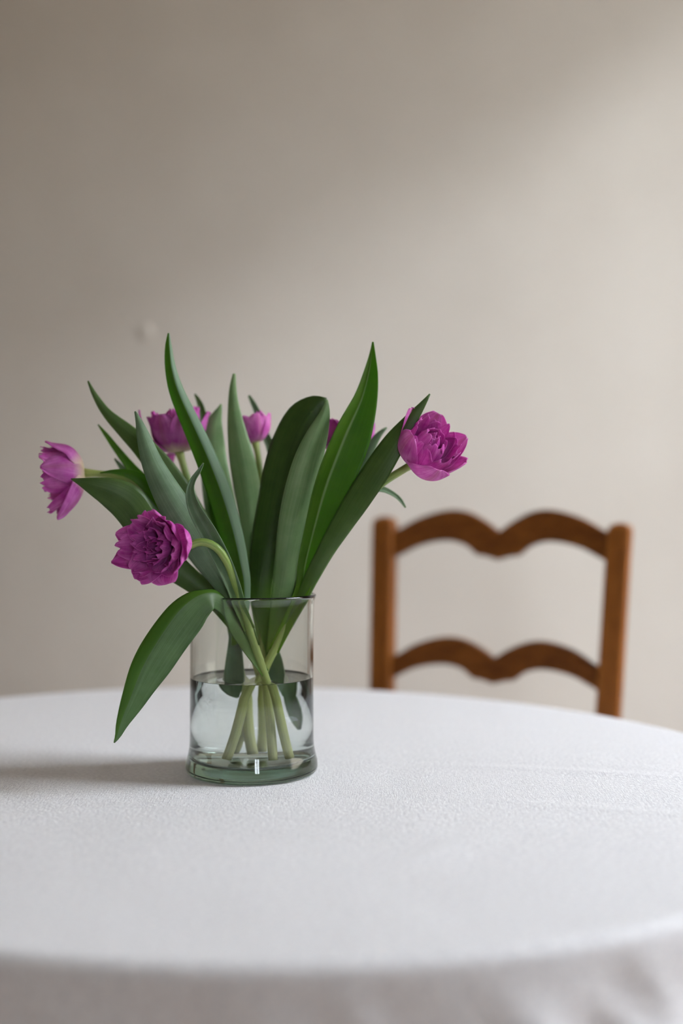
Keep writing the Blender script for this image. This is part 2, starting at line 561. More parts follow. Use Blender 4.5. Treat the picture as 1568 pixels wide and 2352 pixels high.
def cloth():
    NA, NR, ND = 540, 110, 26
    rc = 0.011
    drop = 0.24
    V, F = [], []
    creases = [((-0.42, 0.95), (0.05, 1.22), 0.0009, 0.006), ((-0.50, 0.84), (-0.14, 0.98), 0.0008, 0.006),
               ((0.10, 1.24), (0.42, 1.17), 0.0012, 0.012), ((0.06, 1.10), (0.40, 1.02), 0.0007, 0.012),
               ((0.02, 0.86), (0.16, 1.02), 0.0006, 0.008), ((-0.05, 1.50), (0.30, 1.42), 0.0007, 0.012)]
    def top_z(x, y):
        z = 0.0011 * noise.noise(Vector((x * 7, y * 7, 0.3))) + 0.0004 * noise.noise(Vector((x * 24, y * 24, 1.3)))
        for (ax, ay), (bx, by), h, s in creases:
            dx, dy = bx - ax, by - ay
            L2 = dx * dx + dy * dy
            t = ((x - ax) * dx + (y - ay) * dy) / L2
            if -0.1 < t < 1.1:
                tt = max(0, min(1, t))
                wob = 0.006 * math.sin(t * 5 + ax * 9)
                d = ((x - ax) * dy - (y - ay) * dx) / math.sqrt(L2) + wob
                fade = math.sin(math.pi * min(1, max(0, (t + 0.1) / 1.2)))
                z += h * fade * math.exp(-(d / s) ** 2)
        return z
    V.append((TCX, TCY, TZ))
    rows = []
    for i in range(1, NR + 1):
        row = []
        fr = (i / NR) ** 0.85
        for k in range(NA):
            a = 2 * math.pi * k / NA
            r = (ellipse_r(a) - rc) * fr
            x, y = TCX + r * math.cos(a), TCY + r * math.sin(a)
            near = max(0.0, 1 - math.hypot(x - VX, y - VY) / 0.085)
            z = TZ + top_z(x, y) * (1 - min(1, near * 4)) * min(1, (1 - fr) * 8 + 0.25)
            row.append(len(V)); V.append((x, y, z))
        rows.append(row)
    for i in range(1, 6):                       # rounded edge
        t = i / 5 * math.pi / 2
        row = []
        for k in range(NA):
            a = 2 * math.pi * k / NA
            r = ellipse_r(a) - rc + rc * math.sin(t)
            row.append(len(V)); V.append((TCX + r * math.cos(a), TCY + r * math.sin(a), TZ - rc + rc * math.cos(t)))
        rows.append(row)
    for i in range(1, ND + 1):                  # hanging folds
        s = i / ND
        row = []
        for k in range(NA):
            a = 2 * math.pi * k / NA
            ca, sa_ = math.cos(a), math.sin(a)
            big = noise.noise(Vector((ca * 2.6, sa_ * 2.6, 4.0)))
            fold = math.sin(a * 19 + 3.0 * big + 1.2 * s) * 0.6 + 0.5 * math.sin(a * 31 + 2.2 + 4 * big - 2.0 * s)
            fine = noise.noise(Vector((ca * 14, sa_ * 14, s * 2.4)))
            amp = 0.034 * s ** 1.25
            rib = noise.noise(Vector((a * 26 - s * 9, s * 3.0, 2.0)))          # slanting creases below the edge
            r = ellipse_r(a) + amp * (fold + 0.75) + 0.005 * s ** 0.6 * fine + 0.0045 * min(1, s * 5) * rib
            hem = 0.010 * noise.noise(Vector((ca * 3, sa_ * 3, 9)))
            row.append(len(V)); V.append((TCX + r * ca, TCY + r * sa_, TZ - rc - (drop + hem) * s))
        rows.append(row)
    for k in range(NA):
        F.append((0, rows[0][k], rows[0][(k + 1) % NA]))
    for A, B in zip(rows, rows[1:]):
        for k in range(NA):
            F.append((A[k], B[k], B[(k + 1) % NA], A[(k + 1) % NA]))
    o = mesh_obj('tablecloth', V, F, M_LINEN)
    sm = o.modifiers.new('thickness', 'SOLIDIFY')
    sm.thickness = 0.0010
    sm.offset = -1
    return o

VX, VY = -0.0922, 1.210
tag(cloth(), 'white linen tablecloth spread over the round table, hanging in soft folds', 'tablecloth')

# ------------------------------------------------------------------ ladder-back chair
PL = [(0.064, 2.045, 0.0), (0.066, 2.012, 0.45), (0.0707, 2.03, 0.72), (0.0760, 2.052, 1.008)]
PR = [(0.400, 1.885, 0.0), (0.404, 1.852, 0.45), (0.4266, 1.872, 0.72), (0.4490, 1.894, 0.998)]
UD = Vector((0.919, -0.394, 0))                  # along the back, left post to right post
WD = Vector((-0.394, -0.919, 0))                 # towards the front of the seat
c0 = (Vector(PL[0]) + Vector(PR[0])) / 2
chair = empty('ladder_back_chair', (c0.x, c0.y, 0))
tag(chair, 'brown wooden ladder-back chair with two scalloped rails behind the table', 'chair')

def post(name, pts, half, mat, n=26, dome=True):
    """square post with chamfered corners following a bent line, domed at the top"""
    path = [Vector(p) for p in crom(pts, n)]
    V, F = [], []
    ch = half * 0.16
    prof = [(half, -half + ch), (half, half - ch), (half - ch, half), (-half + ch, half), (-half, half - ch), (-half, -half + ch), (-half + ch, -half), (half - ch, -half)]
    levels = [(p, 1.0) for p in path]
    if dome:
        top = path[-1]
        levels = levels[:-1] + [(top - Vector((0, 0, 0.010)), 1.0), (top - Vector((0, 0, 0.004)), 0.86), (top, 0.55), (top + Vector((0, 0, 0.002)), 0.2)]
    for p, s in levels:
        for a, b in prof:
            V.append(p + UD * a * s + WD * b * s)
    m = len(prof)
    for i in range(len(levels) - 1):
        for k in range(m):
            F.append((i * m + k, i * m + (k + 1) % m, (i + 1) * m + (k + 1) % m, (i + 1) * m + k))
    F.append(tuple(range(m - 1, -1, -1)))
    F.append(tuple(range((len(levels) - 1) * m, len(levels) * m)))
    o = mesh_obj(name, V, F, mat, chair, smooth=False)
    bv = o.modifiers.new('soft', 'BEVEL'); bv.width = 0.003; bv.segments = 2; bv.limit_method = 'ANGLE'; bv.angle_limit = R(25)
    return o
post('back_post', PL, 0.0185, M_CHAIR)
post('back_post', PR, 0.0185, M_CHAIR)

def on_post(P, z):
    for a, b in zip(P, P[1:]):
        if z <= b[2] or b is P[-1]:
            t = (z - a[2]) / (b[2] - a[2])
            return Vector(a) + (Vector(b) - Vector(a)) * t

def rail(top, bot, thick=0.017):
    """scalloped cross rail; top / bot: height profiles over s in 0..1 between the posts"""
    def ev(tab, s):
        return crom_eval(tab, s)
    NS = 61
    V, F = [], []
    for i in range(NS):
        s = i / (NS - 1)
        zt, zb = ev(top, s), ev(bot, s)
        bow = -WD * 0.012 * math.sin(math.pi * s)
        for z in (zt, zb):
            A, B = on_post(PL, z), on_post(PR, z)
            p = A + (B - A) * s + bow
            p.z = z
            for e in (thick / 2, -thick / 2):
                V.append(p + WD * e)
    for i in range(NS - 1):
        a, b = i * 4, i * 4 + 4
        F += [(a, a + 2, b + 2, b), (a + 1, b + 1, b + 3, a + 3), (a, b, b + 1, a + 1), (a + 2, a + 3, b + 3, b + 2)]
    F += [(0, 1, 3, 2), ((NS - 1) * 4, (NS - 1) * 4 + 2, (NS - 1) * 4 + 3, (NS - 1) * 4 + 1)]
    o = mesh_obj('back_rail', V, F, M_RAIL, chair, smooth=False)
    bv = o.modifiers.new('soft', 'BEVEL'); bv.width = 0.003; bv.segments = 2; bv.limit_method = 'ANGLE'; bv.angle_limit = R(40)
    return o

def crom_eval(tab, s):
    xs = [a for a, _ in tab]; ys = [b for _, b in tab]
    n = len(xs)
    for i in range(n - 1):
        if s <= xs[i + 1] or i == n - 2:
            h = xs[i + 1] - xs[i]
            t = (s - xs[i]) / h
            def slope(j):
                if j in cusp: return None
                if j == 0: return (ys[1] - ys[0]) / (xs[1] - xs[0])
                if j == n - 1: return (ys[-1] - ys[-2]) / (xs[-1] - xs[-2])
                return (ys[j + 1] - ys[j - 1]) / (xs[j + 1] - xs[j - 1])
            cusp = [j for j in range(1, n - 1) if (ys[j] - ys[j - 1]) * (ys[j + 1] - ys[j]) < -1e-9 and abs(xs[j] - 0.5) < 1e-6 and ys[j] < ys[j - 1]]
            m0, m1 = slope(i), slope(i + 1)
            if m0 is None: m0 = (ys[i + 1] - ys[i]) / h * 1.2
            if m1 is None: m1 = (ys[i + 1] - ys[i]) / h * 1.2
            return ((2 * t**3 - 3 * t**2 + 1) * ys[i] + (t**3 - 2 * t**2 + t) * h * m0 + (-2 * t**3 + 3 * t**2) * ys[i + 1] + (t**3 - t**2) * h * m1)

def sym(tab):
    return tab + [(1 - s, z) for s, z in tab[-2::-1]]
rail(sym([(0.0, 0.974), (0.06, 0.987), (0.16, 1.008), (0.28, 1.021), (0.36, 1.018), (0.44, 1.002), (0.5, 0.984)]),
     sym([(0.0, 0.930), (0.06, 0.941), (0.16, 0.960), (0.28, 0.9685), (0.36, 0.961), (0.40, 0.948), (0.412, 0.944), (0.43, 0.9445), (0.5, 0.9365)]))
rail(sym([(0.0, 0.760), (0.06, 0.771), (0.16, 0.793), (0.28, 0.805), (0.36, 0.802), (0.44, 0.789), (0.5, 0.773)]),
     sym([(0.0, 0.721), (0.06, 0.734), (0.16, 0.752), (0.28, 0.7595), (0.36, 0.753), (0.40, 0.741), (0.412, 0.7375), (0.43, 0.738), (0.5, 0.731)]))
BL, BR = on_post(PL, 0.43), on_post(PR, 0.43)
FL = BL + WD * 0.36 - UD * 0.03; FR = BR + WD * 0.36 + UD * 0.03
for P in (FL, FR):
    post('front_leg', [(P.x, P.y, 0.0), (P.x, P.y, 0.2), (P.x, P.y, 0.455)], 0.0185, M_CHAIR, 8)
def bar(A, B, r, name):
    V, F, U = tube([A + (B - A) * (k / 6) for k in range(7)], [r] * 7, 10)
    mesh_obj(name, V, F, M_CHAIR, chair)
for z in (0.16, 0.28):
    for A, B in ((on_post(PL, z), FL), (on_post(PR, z), FR)):
        bar(Vector((A.x, A.y, z)), Vector((B.x, B.y, z)), 0.010, 'stretcher')
bar(Vector((FL.x, FL.y, 0.22)), Vector((FR.x, FR.y, 0.22)), 0.010, 'stretcher')
A, B = on_post(PL, 0.2), on_post(PR, 0.2)
bar(Vector((A.x, A.y, 0.2)), Vector((B.x, B.y, 0.2)), 0.010, 'stretcher')
# woven rush seat: four triangular fields dipping to the middle
V, F = [], []
cor = [BL, FL, FR, BR]
mid = sum((Vector(c) for c in cor), Vector()) / 4
NSR = 24
for ring in range(NSR + 1):
    t = ring / NSR
    for c in cor:
        p = c + (mid - c) * t
        z = 0.447 - 0.012 * math.sin(t * math.pi / 2) + (0.003 if ring % 2 else 0)
        V.append(Vector((p.x, p.y, z)))
for ring in range(NSR):
    for k in range(4):
        a, b = ring * 4 + k, ring * 4 + (k + 1) % 4
        F.append((a, b, b + 4, a + 4))
b0 = len(V)
for c in cor:
    V.append(Vector((c.x, c.y, 0.415)))
for k in range(4):
    F.append((k, b0 + k, b0 + (k + 1) % 4, (k + 1) % 4))
F.append((b0 + 3, b0 + 2, b0 + 1, b0))
mesh_obj('rush_seat', V, F, M_RUSH, chair, smooth=False)

# ------------------------------------------------------------------ vase and water
Z0 = TZ + 0.0003
vase = empty('glass_vase', (VX, VY, Z0))
tag(vase, 'clear cylindrical glass vase with flared foot holding the tulips', 'vase')
H = 0.1825
outer = [(0.0, 0.0020), (0.050, 0.0012), (0.0615, 0.0), (0.0652, 0.0010), (0.0672, 0.0036), (0.0678, 0.0075), (0.0672, 0.013), (0.0654, 0.020),
         (0.0640, 0.027), (0.0635, 0.035), (0.0634, 0.060), (0.0633, 0.100), (0.0634, 0.150), (0.0638, 0.172), (0.0646, 0.1775),
         (0.0656, 0.1800), (0.0660, 0.1815), (0.0656, 0.1828), (0.0645, 0.1832), (0.0632, 0.1826)]
inner = [(0.0620, 0.1800), (0.0612, 0.172), (0.0609, 0.150), (0.0608, 0.100), (0.0608, 0.050), (0.0606, 0.030), (0.0598, 0.020), (0.0575, 0.0145), (0.050, 0.0118), (0.030, 0.0110), (0.0, 0.0108)]
V, F = lathe([(r, Z0 + z) for r, z in outer + inner], VX, VY, 128, close=False)
o = mesh_obj('glass_body', V, F, M_GLASS, vase)
bm = bmesh.new(); bm.from_mesh(o.data); bmesh.ops.recalc_face_normals(bm, faces=bm.faces); bm.to_mesh(o.data); bm.free()
for p in o.data.polygons: p.use_smooth = True

WL = 0.0965
wp = [(0.0, 0.0106), (0.030, 0.0108), (0.050, 0.0116), (0.0577, 0.0143), (0.0600, 0.0199), (0.0608, 0.030), (0.0610, 0.050), (0.0610, WL + 0.0016),
      (0.0600, WL + 0.0007), (0.0585, WL + 0.0002), (0.055, WL), (0.030, WL), (0.0, WL)]
V, F = lathe([(r, Z0 + z) for r, z in wp], VX, VY, 128, close=False)
o = mesh_obj('water', V, F, M_WATER)
bm = bmesh.new(); bm.from_mesh(o.data); bmesh.ops.recalc_face_normals(bm, faces=bm.faces); bm.to_mesh(o.data); bm.free()
for p in o.data.polygons: p.use_smooth = True
tag(o, 'clear water filling the lower half of the glass vase', 'water')

# ------------------------------------------------------------------ tulips
def stem_path(spec, n=60):
    """spec: (px, py or None, dy); None -> stands on the vase floor"""
    pts = []
    for px, py, dy in spec:
        Y = VY + dy
        if py is None:
            p = at(px, 1176, Y); p.z = Z0 + 0.0165
        else:
            p = at(px, py, Y)
        pts.append(tuple(p))
    return [Vector(p) for p in crom(pts, n)]

def leaf(parent, spec, mat, fold=0.3, view=None, nseg=44, nx=10, wav=0.0, seed=0, attach=None, ridge=1.6, thick=0.0007, keel=0.0):
    """strap-shaped tulip leaf. spec: (px, py, dy, width_px, roll_deg[, fold]) from the tip down to the base.
    The blade is a curved sheet: fold > 0 brings both edges forward (channel), < 0 makes a keel."""
    rows = []
    for s in spec:
        px, py, dy, wpx, roll = s[:5]
        fo = s[5] if len(s) > 5 else fold
        Y = VY + dy
        p = at(px, py, Y)
        rows.append((p.x, p.y, p.z, wpx / FPX * Y, roll, fo))
    if attach is not None:
        path, z = attach
        q = min(path, key=lambda v: abs(v.z - z))
        rows.append((q.x, q.y, q.z, 0.011, rows[-1][4], 0.5))
    S = crom(rows, nseg)
    P = [Vector(s[:3]) for s in S]
    V, F, U = [], [], []
    rnd = random.Random(seed)
    ph = rnd.uniform(0, 6)
    for i in range(nseg):
        T = (P[min(i + 1, nseg - 1)] - P[max(i - 1, 0)]).normalized()
        base = view if view is not None else (Vector((0, 0, CAM_Z)) - P[i])
        base = base.normalized()
        N = (base - T * base.dot(T))
        if N.length < 1e-4:
            N = Vector((0, -1, 0)) - T * T.y * -1
        N.normalize()
        N = Matrix.Rotation(R(S[i][4]), 3, T) @ N
        L = T.cross(N)
        wd = max(0.0006, S[i][3])
        fo = S[i][5]
        for k in range(nx + 1):
            u = -1 + 2 * k / nx
            du = (u - keel) / (1 + keel) if u < keel else (u - keel) / (1 - keel)
            off = fo * (abs(du) ** ridge) * (1 - keel * keel) * wd / 2
            wv = wav * wd * u * abs(u) * math.sin(i * 0.42 + ph + (1.3 if u > 0 else 0))
            V.append(P[i] + L * (u * wd / 2) + N * (off + wv))
            U.append(((u + 1) / 2, i / (nseg - 1)))
    m = nx + 1
    for i in range(nseg - 1):
        for k in range(nx):
            F.append((i * m + k, i * m + k + 1, (i + 1) * m + k + 1, (i + 1) * m + k))
    o = mesh_obj('leaf', V, F, mat, parent, U)
    sm = o.modifiers.new('thickness', 'SOLIDIFY'); sm.thickness = thick; sm.offset = 0
    return o

def petal(parent, base, frame, az, L, W, alphas, mat, rc=0.03, tip=1.0, ruffle=0.0, jag=0.0, seed=0, r0=0.003, z0=0.0, curl=0.0, n=14, nx=12):
    """one petal. alphas: angle from the flower axis along the petal (deg), base to tip; positive leans outward.
    tip 1 = pointed, 0 = broad blunt end; rc = radius of the cup across; curl rolls the side edges out."""
    rnd = random.Random(seed)
    ph = [rnd.uniform(0, 6.28) for _ in range(6)]
    r, z = r0, z0
    pts = []
    for i in range(n + 1):
        t = i / n
        f = t * (len(alphas) - 1)
        j = min(int(f), len(alphas) - 2)
        q = f - j
        q = q * q * (3 - 2 * q)
        al = R(alphas[j] * (1 - q) + alphas[j + 1] * q)
        pts.append((r, z, al, t))
        r += math.sin(al) * L / n
        z += math.cos(al) * L / n
    V, F, U = [], [], []
    ca, sa = math.cos(az), math.sin(az)
    for r, z, al, t in pts:
        shape_pt = max(0.0, math.sin(math.pi * min(1, t ** 0.72))) ** 0.75
        shape_bl = min(1.0, (t * 2.2) ** 0.7) * (1 - 0.35 * max(0, (t - 0.75) / 0.25) ** 3)
        wd = W * max(0.05, tip * shape_pt + (1 - tip) * shape_bl)
        if t < 0.1: wd = max(wd, W * 0.22)
        for k in range(nx + 1):
            u = -1 + 2 * k / nx
            ang = u * wd / 2 / rc
            lat = rc * math.sin(ang)
            inw = rc * (1 - math.cos(ang))
            nn = ruffle * (t ** 1.3) * (0.35 + abs(u)) * (math.sin(5.0 * u + ph[0] + 4 * t) + 0.7 * math.sin(9 * u + ph[1] - 5 * t)) * 0.5
            nn -= curl * (abs(u) ** 3) * t
            ext = 0.0
            if jag:
                ext = jag * L * max(0, (t - 0.6) / 0.4) * (0.6 * math.sin(7 * u + ph[2]) + 0.4 * math.sin(15 * u + ph[3]) - 0.5 * u * u)
            nr, nz = -math.cos(al), math.sin(al)            # inward normal of the blade in the r-z plane
            rr = r + nr * (inw + nn) + math.sin(al) * ext
            zz = z + nz * (inw + nn) + math.cos(al) * ext
            loc = Vector((rr * ca - lat * sa, rr * sa + lat * ca, zz))
            V.append(base + frame @ loc)
            U.append(((u + 1) / 2, t))
    m = nx + 1
    for i in range(n):
        for k in range(nx):
            F.append((i * m + k, i * m + k + 1, (i + 1) * m + k + 1, (i + 1) * m + k))
    o = mesh_obj('petal', V, F, mat, parent, U)
    sb = o.modifiers.new('smooth', 'SUBSURF'); sb.levels = 1; sb.render_levels = 1
    sm = o.modifiers.new('thickness', 'SOLIDIFY'); sm.thickness = 0.0005; sm.offset = 0
    return o

def axis_frame(axis, roll=0.0):
    z = Vector(axis).normalized()
    up = Vector((0, 0, 1)) if abs(z.z) < 0.85 else Vector((0, -1, 0))
    x = up.cross(z).normalized()
    y = z.cross(x)
    m = Matrix((x, y, z)).transposed()
    return m @ Matrix.Rotation(R(roll), 3, 'Z')

def tulip(label, spec, r_stem, axis, roll=0.0):
    path = stem_path(spec)
    t = empty('tulip', tuple(path[0]))
    tag(t, label, 'tulip', 'purple double tulips in the vase')
    n = len(path)
    rad = [r_stem * (0.92 + 0.16 * (1 - i / n)) for i in range(n)]
    rad[-1] = r_stem * 1.25; rad[-2] = r_stem * 1.1
    V, F, U = tube(path, rad, 14)
    mesh_obj('stem', V, F, M_STEM, t, U)
    return t, path, path[-1] - Vector(axis).normalized() * 0.001, axis_frame(axis, roll)

BLOOMS = {}
def bloom_of(t, base, fr):
    """receptacle with the pistil; the petals hang on it"""
    if t.name not in BLOOMS:
        V, F = lathe([(0, -0.003), (0.0040, -0.002), (0.0056, 0.001), (0.0050, 0.004), (0.0030, 0.006), (0.0026, 0.009), (0.0030, 0.010), (0.0020, 0.0115), (0, 0.0118)], 0, 0, 12, close=False)
        BLOOMS[t.name] = mesh_obj('bloom', [base + fr @ v for v in V], F, M_PISTIL, t)
    return BLOOMS[t.name]

def whorl(t, base, fr, items, mat, **kw):
    t = bloom_of(t, base, fr)
    for q in items:
        d = dict(kw); d.update(q[4] if len(q) > 4 else {})
        m = d.pop('mat', mat)
        petal(t, base, fr, R(q[0]), q[1], q[2], q[3], m, seed=hash((round(q[0]), round(q[1] * 1e4))) % 9973, **d)

# --- tulip leaning forward over the rim, fully opened bloom
t1, p1, b1, f1 = tulip('open ruffled magenta tulip drooping forward beside the vase on a curved stem',
    [(655, None, -0.020), (628, 1620, -0.026), (600, 1530, -0.032), (574, 1450, -0.036), (556, 1392, -0.040), (541, 1345, -0.050),
     (524, 1296, -0.062), (497, 1258, -0.070), (463, 1245, -0.072), (425, 1255, -0.074), (384, 1252, -0.080)], 0.0042, (-0.42, -0.90, -0.02))
# seen from the front azimuth 0 is right, 90 up; outer petals, then ragged inner whorls
whorl(t1, b1, f1, [(166, .050, .038, (86, 70, 50, 58), dict(tip=.9)), (197, .056, .036, (86, 74, 60, 76), dict(tip=.95)), (98, .041, .042, (85, 54, 34, 40)),
                   (50, .042, .044, (85, 55, 26, 12)), (8, .050, .046, (88, 76, 34, -8), dict(tip=.5, ruffle=.002)), (325, .044, .052, (86, 66, 34, 0), dict(tip=.4, ruffle=.002)),
                   (284, .038, .050, (88, 66, 50, 84), dict(tip=.45, ruffle=.002)), (238, .044, .042, (85, 62, 42, 30))],
      M_PETAL, rc=.021, tip=.5, ruffle=.003)
whorl(t1, b1, f1, [(70, .038, .040, (70, 42, 22, 20)), (130, .042, .038, (72, 50, 30, 36)), (182, .047, .038, (75, 58, 38, 36)),
                   (228, .042, .038, (72, 52, 32, 18)), (292, .038, .044, (72, 50, 28, -6), dict(ruffle=.002)), (345, .042, .044, (75, 54, 18, -16), dict(ruffle=.002))],
      M_PETAL, rc=.016, tip=.25, ruffle=.0042, jag=.10)
whorl(t1, b1, f1, [(20, .034, .036, (50, 32, 4, -24), dict(ruffle=.0018)), (95, .034, .030, (50, 30, 14, 8)), (155, .037, .030, (52, 38, 20, 6)),
                   (212, .036, .030, (52, 36, 16, 2)), (270, .033, .030, (50, 30, 12, 0)), (322, .034, .036, (50, 30, 0, -22), dict(ruffle=.0018))],
      M_PETAL_IN, rc=.011, tip=.15, ruffle=.0048, jag=.16)
whorl(t1, b1, f1, [(60, .027, .018, (25, 8, -4, -10)), (135, .028, .018, (28, 14, 4, -6)), (205, .028, .018, (28, 14, 4, -8)), (300, .026, .020, (25, 8, -8, -16))],
      M_PETAL_IN, rc=.006, tip=.12, ruffle=.0035, jag=.2)
leaf(t1, [(310, 945, -0.035, 3, 0), (318, 965, -0.038, 14, -4), (331, 1005, -0.042, 32, -8), (352, 1065, -0.048, 50, -10), (388, 1135, -0.052, 68, -10),
          (432, 1205, -0.052, 78, -10), (478, 1275, -0.050, 74, -8), (515, 1335, -0.046, 56, -4), (542, 1385, -0.040, 40, 5)], M_LEAF_GREY, -0.40, attach=(p1, TZ + .135))
leaf(t1, [(467, 1063, -0.060, 2, 0), (458, 1080, -0.060, 8, 0), (443, 1104, -0.060, 13, 10), (438, 1132, -0.062, 20, 10), (450, 1172, -0.064, 30, 8),
          (482, 1228, -0.064, 38, 5), (512, 1290, -0.060, 38, 0), (535, 1345, -0.052, 32, 0), (550, 1390, -0.044, 28, 0)], M_LEAF_GREY, 0.8, attach=(p1, TZ + .15))
leaf(t1, [(262, 1706, -0.085, 3, 30), (272, 1690, -0.085, 16, 34), (284, 1662, -0.085, 34, 34), (312, 1610, -0.085, 66, 30), (345, 1545, -0.086, 92, 24), (386, 1478, -0.086, 98, 18),
          (425, 1422, -0.086, 92, 10), (456, 1388, -0.082, 72, 0), (488, 1372, -0.074, 50, -25), (515, 1385, -0.058, 48, -50), (535, 1415, -0.048, 48, -60), (555, 1460, -0.042, 36, -40)],
     M_LEAF_DROOP, -0.42, attach=(p1, TZ + .105), nseg=64, nx=16, wav=.02, ridge=1.3, keel=-0.45)

# --- tulip reaching to the right, bloom turned up
t2, p2, b2, f2 = tulip('round magenta tulip bloom held out on a slanting stem towards the wooden chair',
    [(527, None, -0.026), (560, 1640, -0.020), (596, 1560, -0.014), (640, 1470, -0.006), (675, 1385, 0.002), (712, 1310, 0.000), (760, 1243, -0.006),
     (818, 1172, -0.012), (872, 1114, -0.018), (957, 1060, -0.026)], 0.0042, (0.46, -0.60, 0.62))
whorl(t2, b2, f2, [(0, .060, .050, (86, 52, 16, 24), dict(tip=.85)), (58, .058, .050, (86, 46, 14, 12)), (115, .060, .048, (86, 46, 12, 22), dict(tip=.8)),
                   (178, .056, .054, (88, 56, 4, -20)), (252, .056, .060, (90, 72, 26, -14), dict(tip=.55)), (312, .056, .048, (88, 58, 22, 10))],
      M_PETAL_OUT, rc=.028, tip=.6, ruffle=.0018)
whorl(t2, b2, f2, [(28, .052, .044, (75, 42, 4, -4)), (88, .051, .044, (75, 40, 4, -2)), (148, .050, .044, (75, 42, 0, -12)), (205, .048, .046, (75, 48, 4, -16)),
                   (285, .046, .044, (75, 54, 12, -8)), (335, .050, .044, (75, 46, 8, 0))],
      M_PETAL, rc=.021, tip=.2, ruffle=.0034, jag=.13)
whorl(t2, b2, f2, [(20, .046, .036, (50, 24, -10, -40)), (100, .047, .038, (50, 22, -12, -44)), (170, .046, .036, (50, 22, -10, -40)), (240, .043, .038, (55, 30, -8, -40)), (300, .043, .038, (55, 30, -10, -44))],
      M_PETAL, rc=.014, tip=.15, ruffle=.0022, jag=.08)
whorl(t2, b2, f2, [(60, .044, .026, (30, 8, -16, -50)), (180, .044, .026, (30, 8, -16, -50)), (290, .042, .028, (30, 10, -14, -50))], M_PETAL_IN, rc=.009, tip=.15, ruffle=.0018, jag=.08)
leaf(t2, [(856, 785, -0.010, 3, 0), (855, 815, -0.010, 14, 0), (850, 860, -0.010, 34, -6), (836, 920, -0.010, 56, -10), (808, 990, -0.012, 84, -14), (780, 1060, -0.014, 90, -14),
          (754, 1130, -0.016, 82, -12), (730, 1210, -0.016, 64, -8), (708, 1290, -0.012, 46, 0), (690, 1365, -0.004, 32, 0)], M_LEAF_RIB, 0.60, attach=(p2, TZ + .125), nx=16, ridge=1.1, keel=0.25)
leaf(t2, [(987, 905, -0.042, 3, 0), (968, 932, -0.042, 16, 0), (940, 968, -0.042, 34, 12), (902, 1018, -0.042, 56, 20), (864, 1076, -0.042, 66, 22), (824, 1138, -0.038, 64, 22),
          (786, 1200, -0.032, 52, 12), (750, 1262, -0.024, 40, 0), (716, 1325, -0.014, 34, 0), (692, 1375, -0.006, 28, 0)], M_LEAF_DARK, -0.26, attach=(p2, TZ + .135))
leaf(t2, [(931, 1166, 0.015, 3, 0), (920, 1150, 0.015, 8, 20), (903, 1136, 0.015, 11, 30), (875, 1124, 0.012, 14, 20), (845, 1130, 0.008, 16, 10), (800, 1190, 0.008, 16, 0), (760, 1245, 0.006, 14, 0)], M_LEAF_GREY, 0.5, attach=(p2, TZ + .20))

# --- tulip stretching out to the far left
t3, p3, b3, f3 = tulip('side-on purple tulip with cream base stretching far out past a drooping leaf tip',
    [(622, None, -0.030), (612, 1640, -0.014), (598, 1560, 0.002), (570, 1470, 0.010), (530, 1378, 0.016), (470, 1282, 0.020), (400, 1190, 0.022), (330, 1120, 0.022), (262, 1093, 0.024), (192, 1086, 0.026)],
    0.0040, (-0.96, -0.18, -0.10))
# azimuth 0 faces the viewer, 90 up
whorl(t3, b3, f3, [(78, .056, .044, (90, 56, 10, 24), dict(tip=.85)), (18, .058, .042, (88, 40, 2, 2), dict(tip=.9)), (302, .062, .042, (90, 62, 44, 34), dict(tip=.9)),
                   (245, .056, .044, (90, 58, 30, 20)), (185, .054, .044, (88, 46, 10, 6)), (130, .054, .044, (88, 50, 12, 14))],
      M_PETAL_SIDE, rc=.024, tip=.75, ruffle=.002)
whorl(t3, b3, f3, [(50, .054, .038, (75, 38, 6, 12)), (345, .054, .038, (75, 36, 8, 8)), (285, .056, .036, (75, 46, 26, 18)), (225, .052, .036, (75, 42, 14, 10)), (160, .050, .036, (70, 36, 6, 4)), (105, .054, .036, (75, 44, 10, 16))],
      M_PETAL, rc=.018, tip=.45, ruffle=.0028, jag=.08)
whorl(t3, b3, f3, [(30, .042, .028, (40, 14, 4, 0)), (150, .042, .028, (40, 14, 4, 0)), (270, .044, .028, (40, 18, 6, 0))], M_PETAL_IN, rc=.011, tip=.2, ruffle=.003, jag=.12)
leaf(t3, [(163, 1100, -0.034, 2, 0), (182, 1106, -0.034, 16, 6), (215, 1118, -0.034, 44, 10), (255, 1134, -0.032, 72, 10), (292, 1158, -0.028, 86, 10), (322, 1198, -0.022, 82, 6),
          (352, 1248, -0.016, 76, 0), (398, 1300, -0.012, 62, 0), (445, 1338, -0.010, 50, 0), (495, 1380, -0.008, 38, 0)], M_LEAF_DARK, -0.30, attach=(p3, TZ + .125), nseg=56)
leaf(t3, [(230, 1086, 0.004, 2, 10), (262, 1083, 0.004, 10, 14), (305, 1090, 0.004, 24, 18), (345, 1115, 0.006, 40, 20), (385, 1158, 0.008, 46, 16), (430, 1215, 0.010, 44, 8), (480, 1290, 0.012, 40, 0), (525, 1365, 0.014, 34, 0)],
     M_LEAF_FRESH, 0.3, attach=(p3, TZ + .14))
leaf(t3, [(225, 975, 0.050, 2, 0), (242, 997, 0.050, 9, 0), (268, 1032, 0.048, 15, 0), (305, 1078, 0.046, 22, 0), (352, 1130, 0.040, 30, 0), (420, 1220, 0.034, 34, 0), (490, 1320, 0.026, 30, 0)], M_LEAF_FRESH, 0.4, attach=(p3, TZ + .13))
leaf(t3, [(263, 1053, 0.070, 3, 0), (278, 1072, 0.068, 11, 0), (305, 1102, 0.064, 18, 0), (360, 1165, 0.054, 24, 0), (440, 1270, 0.040, 26, 0), (500, 1350, 0.028, 22, 0)], M_LEAF_GREY, 0.3, attach=(p3, TZ + .15))

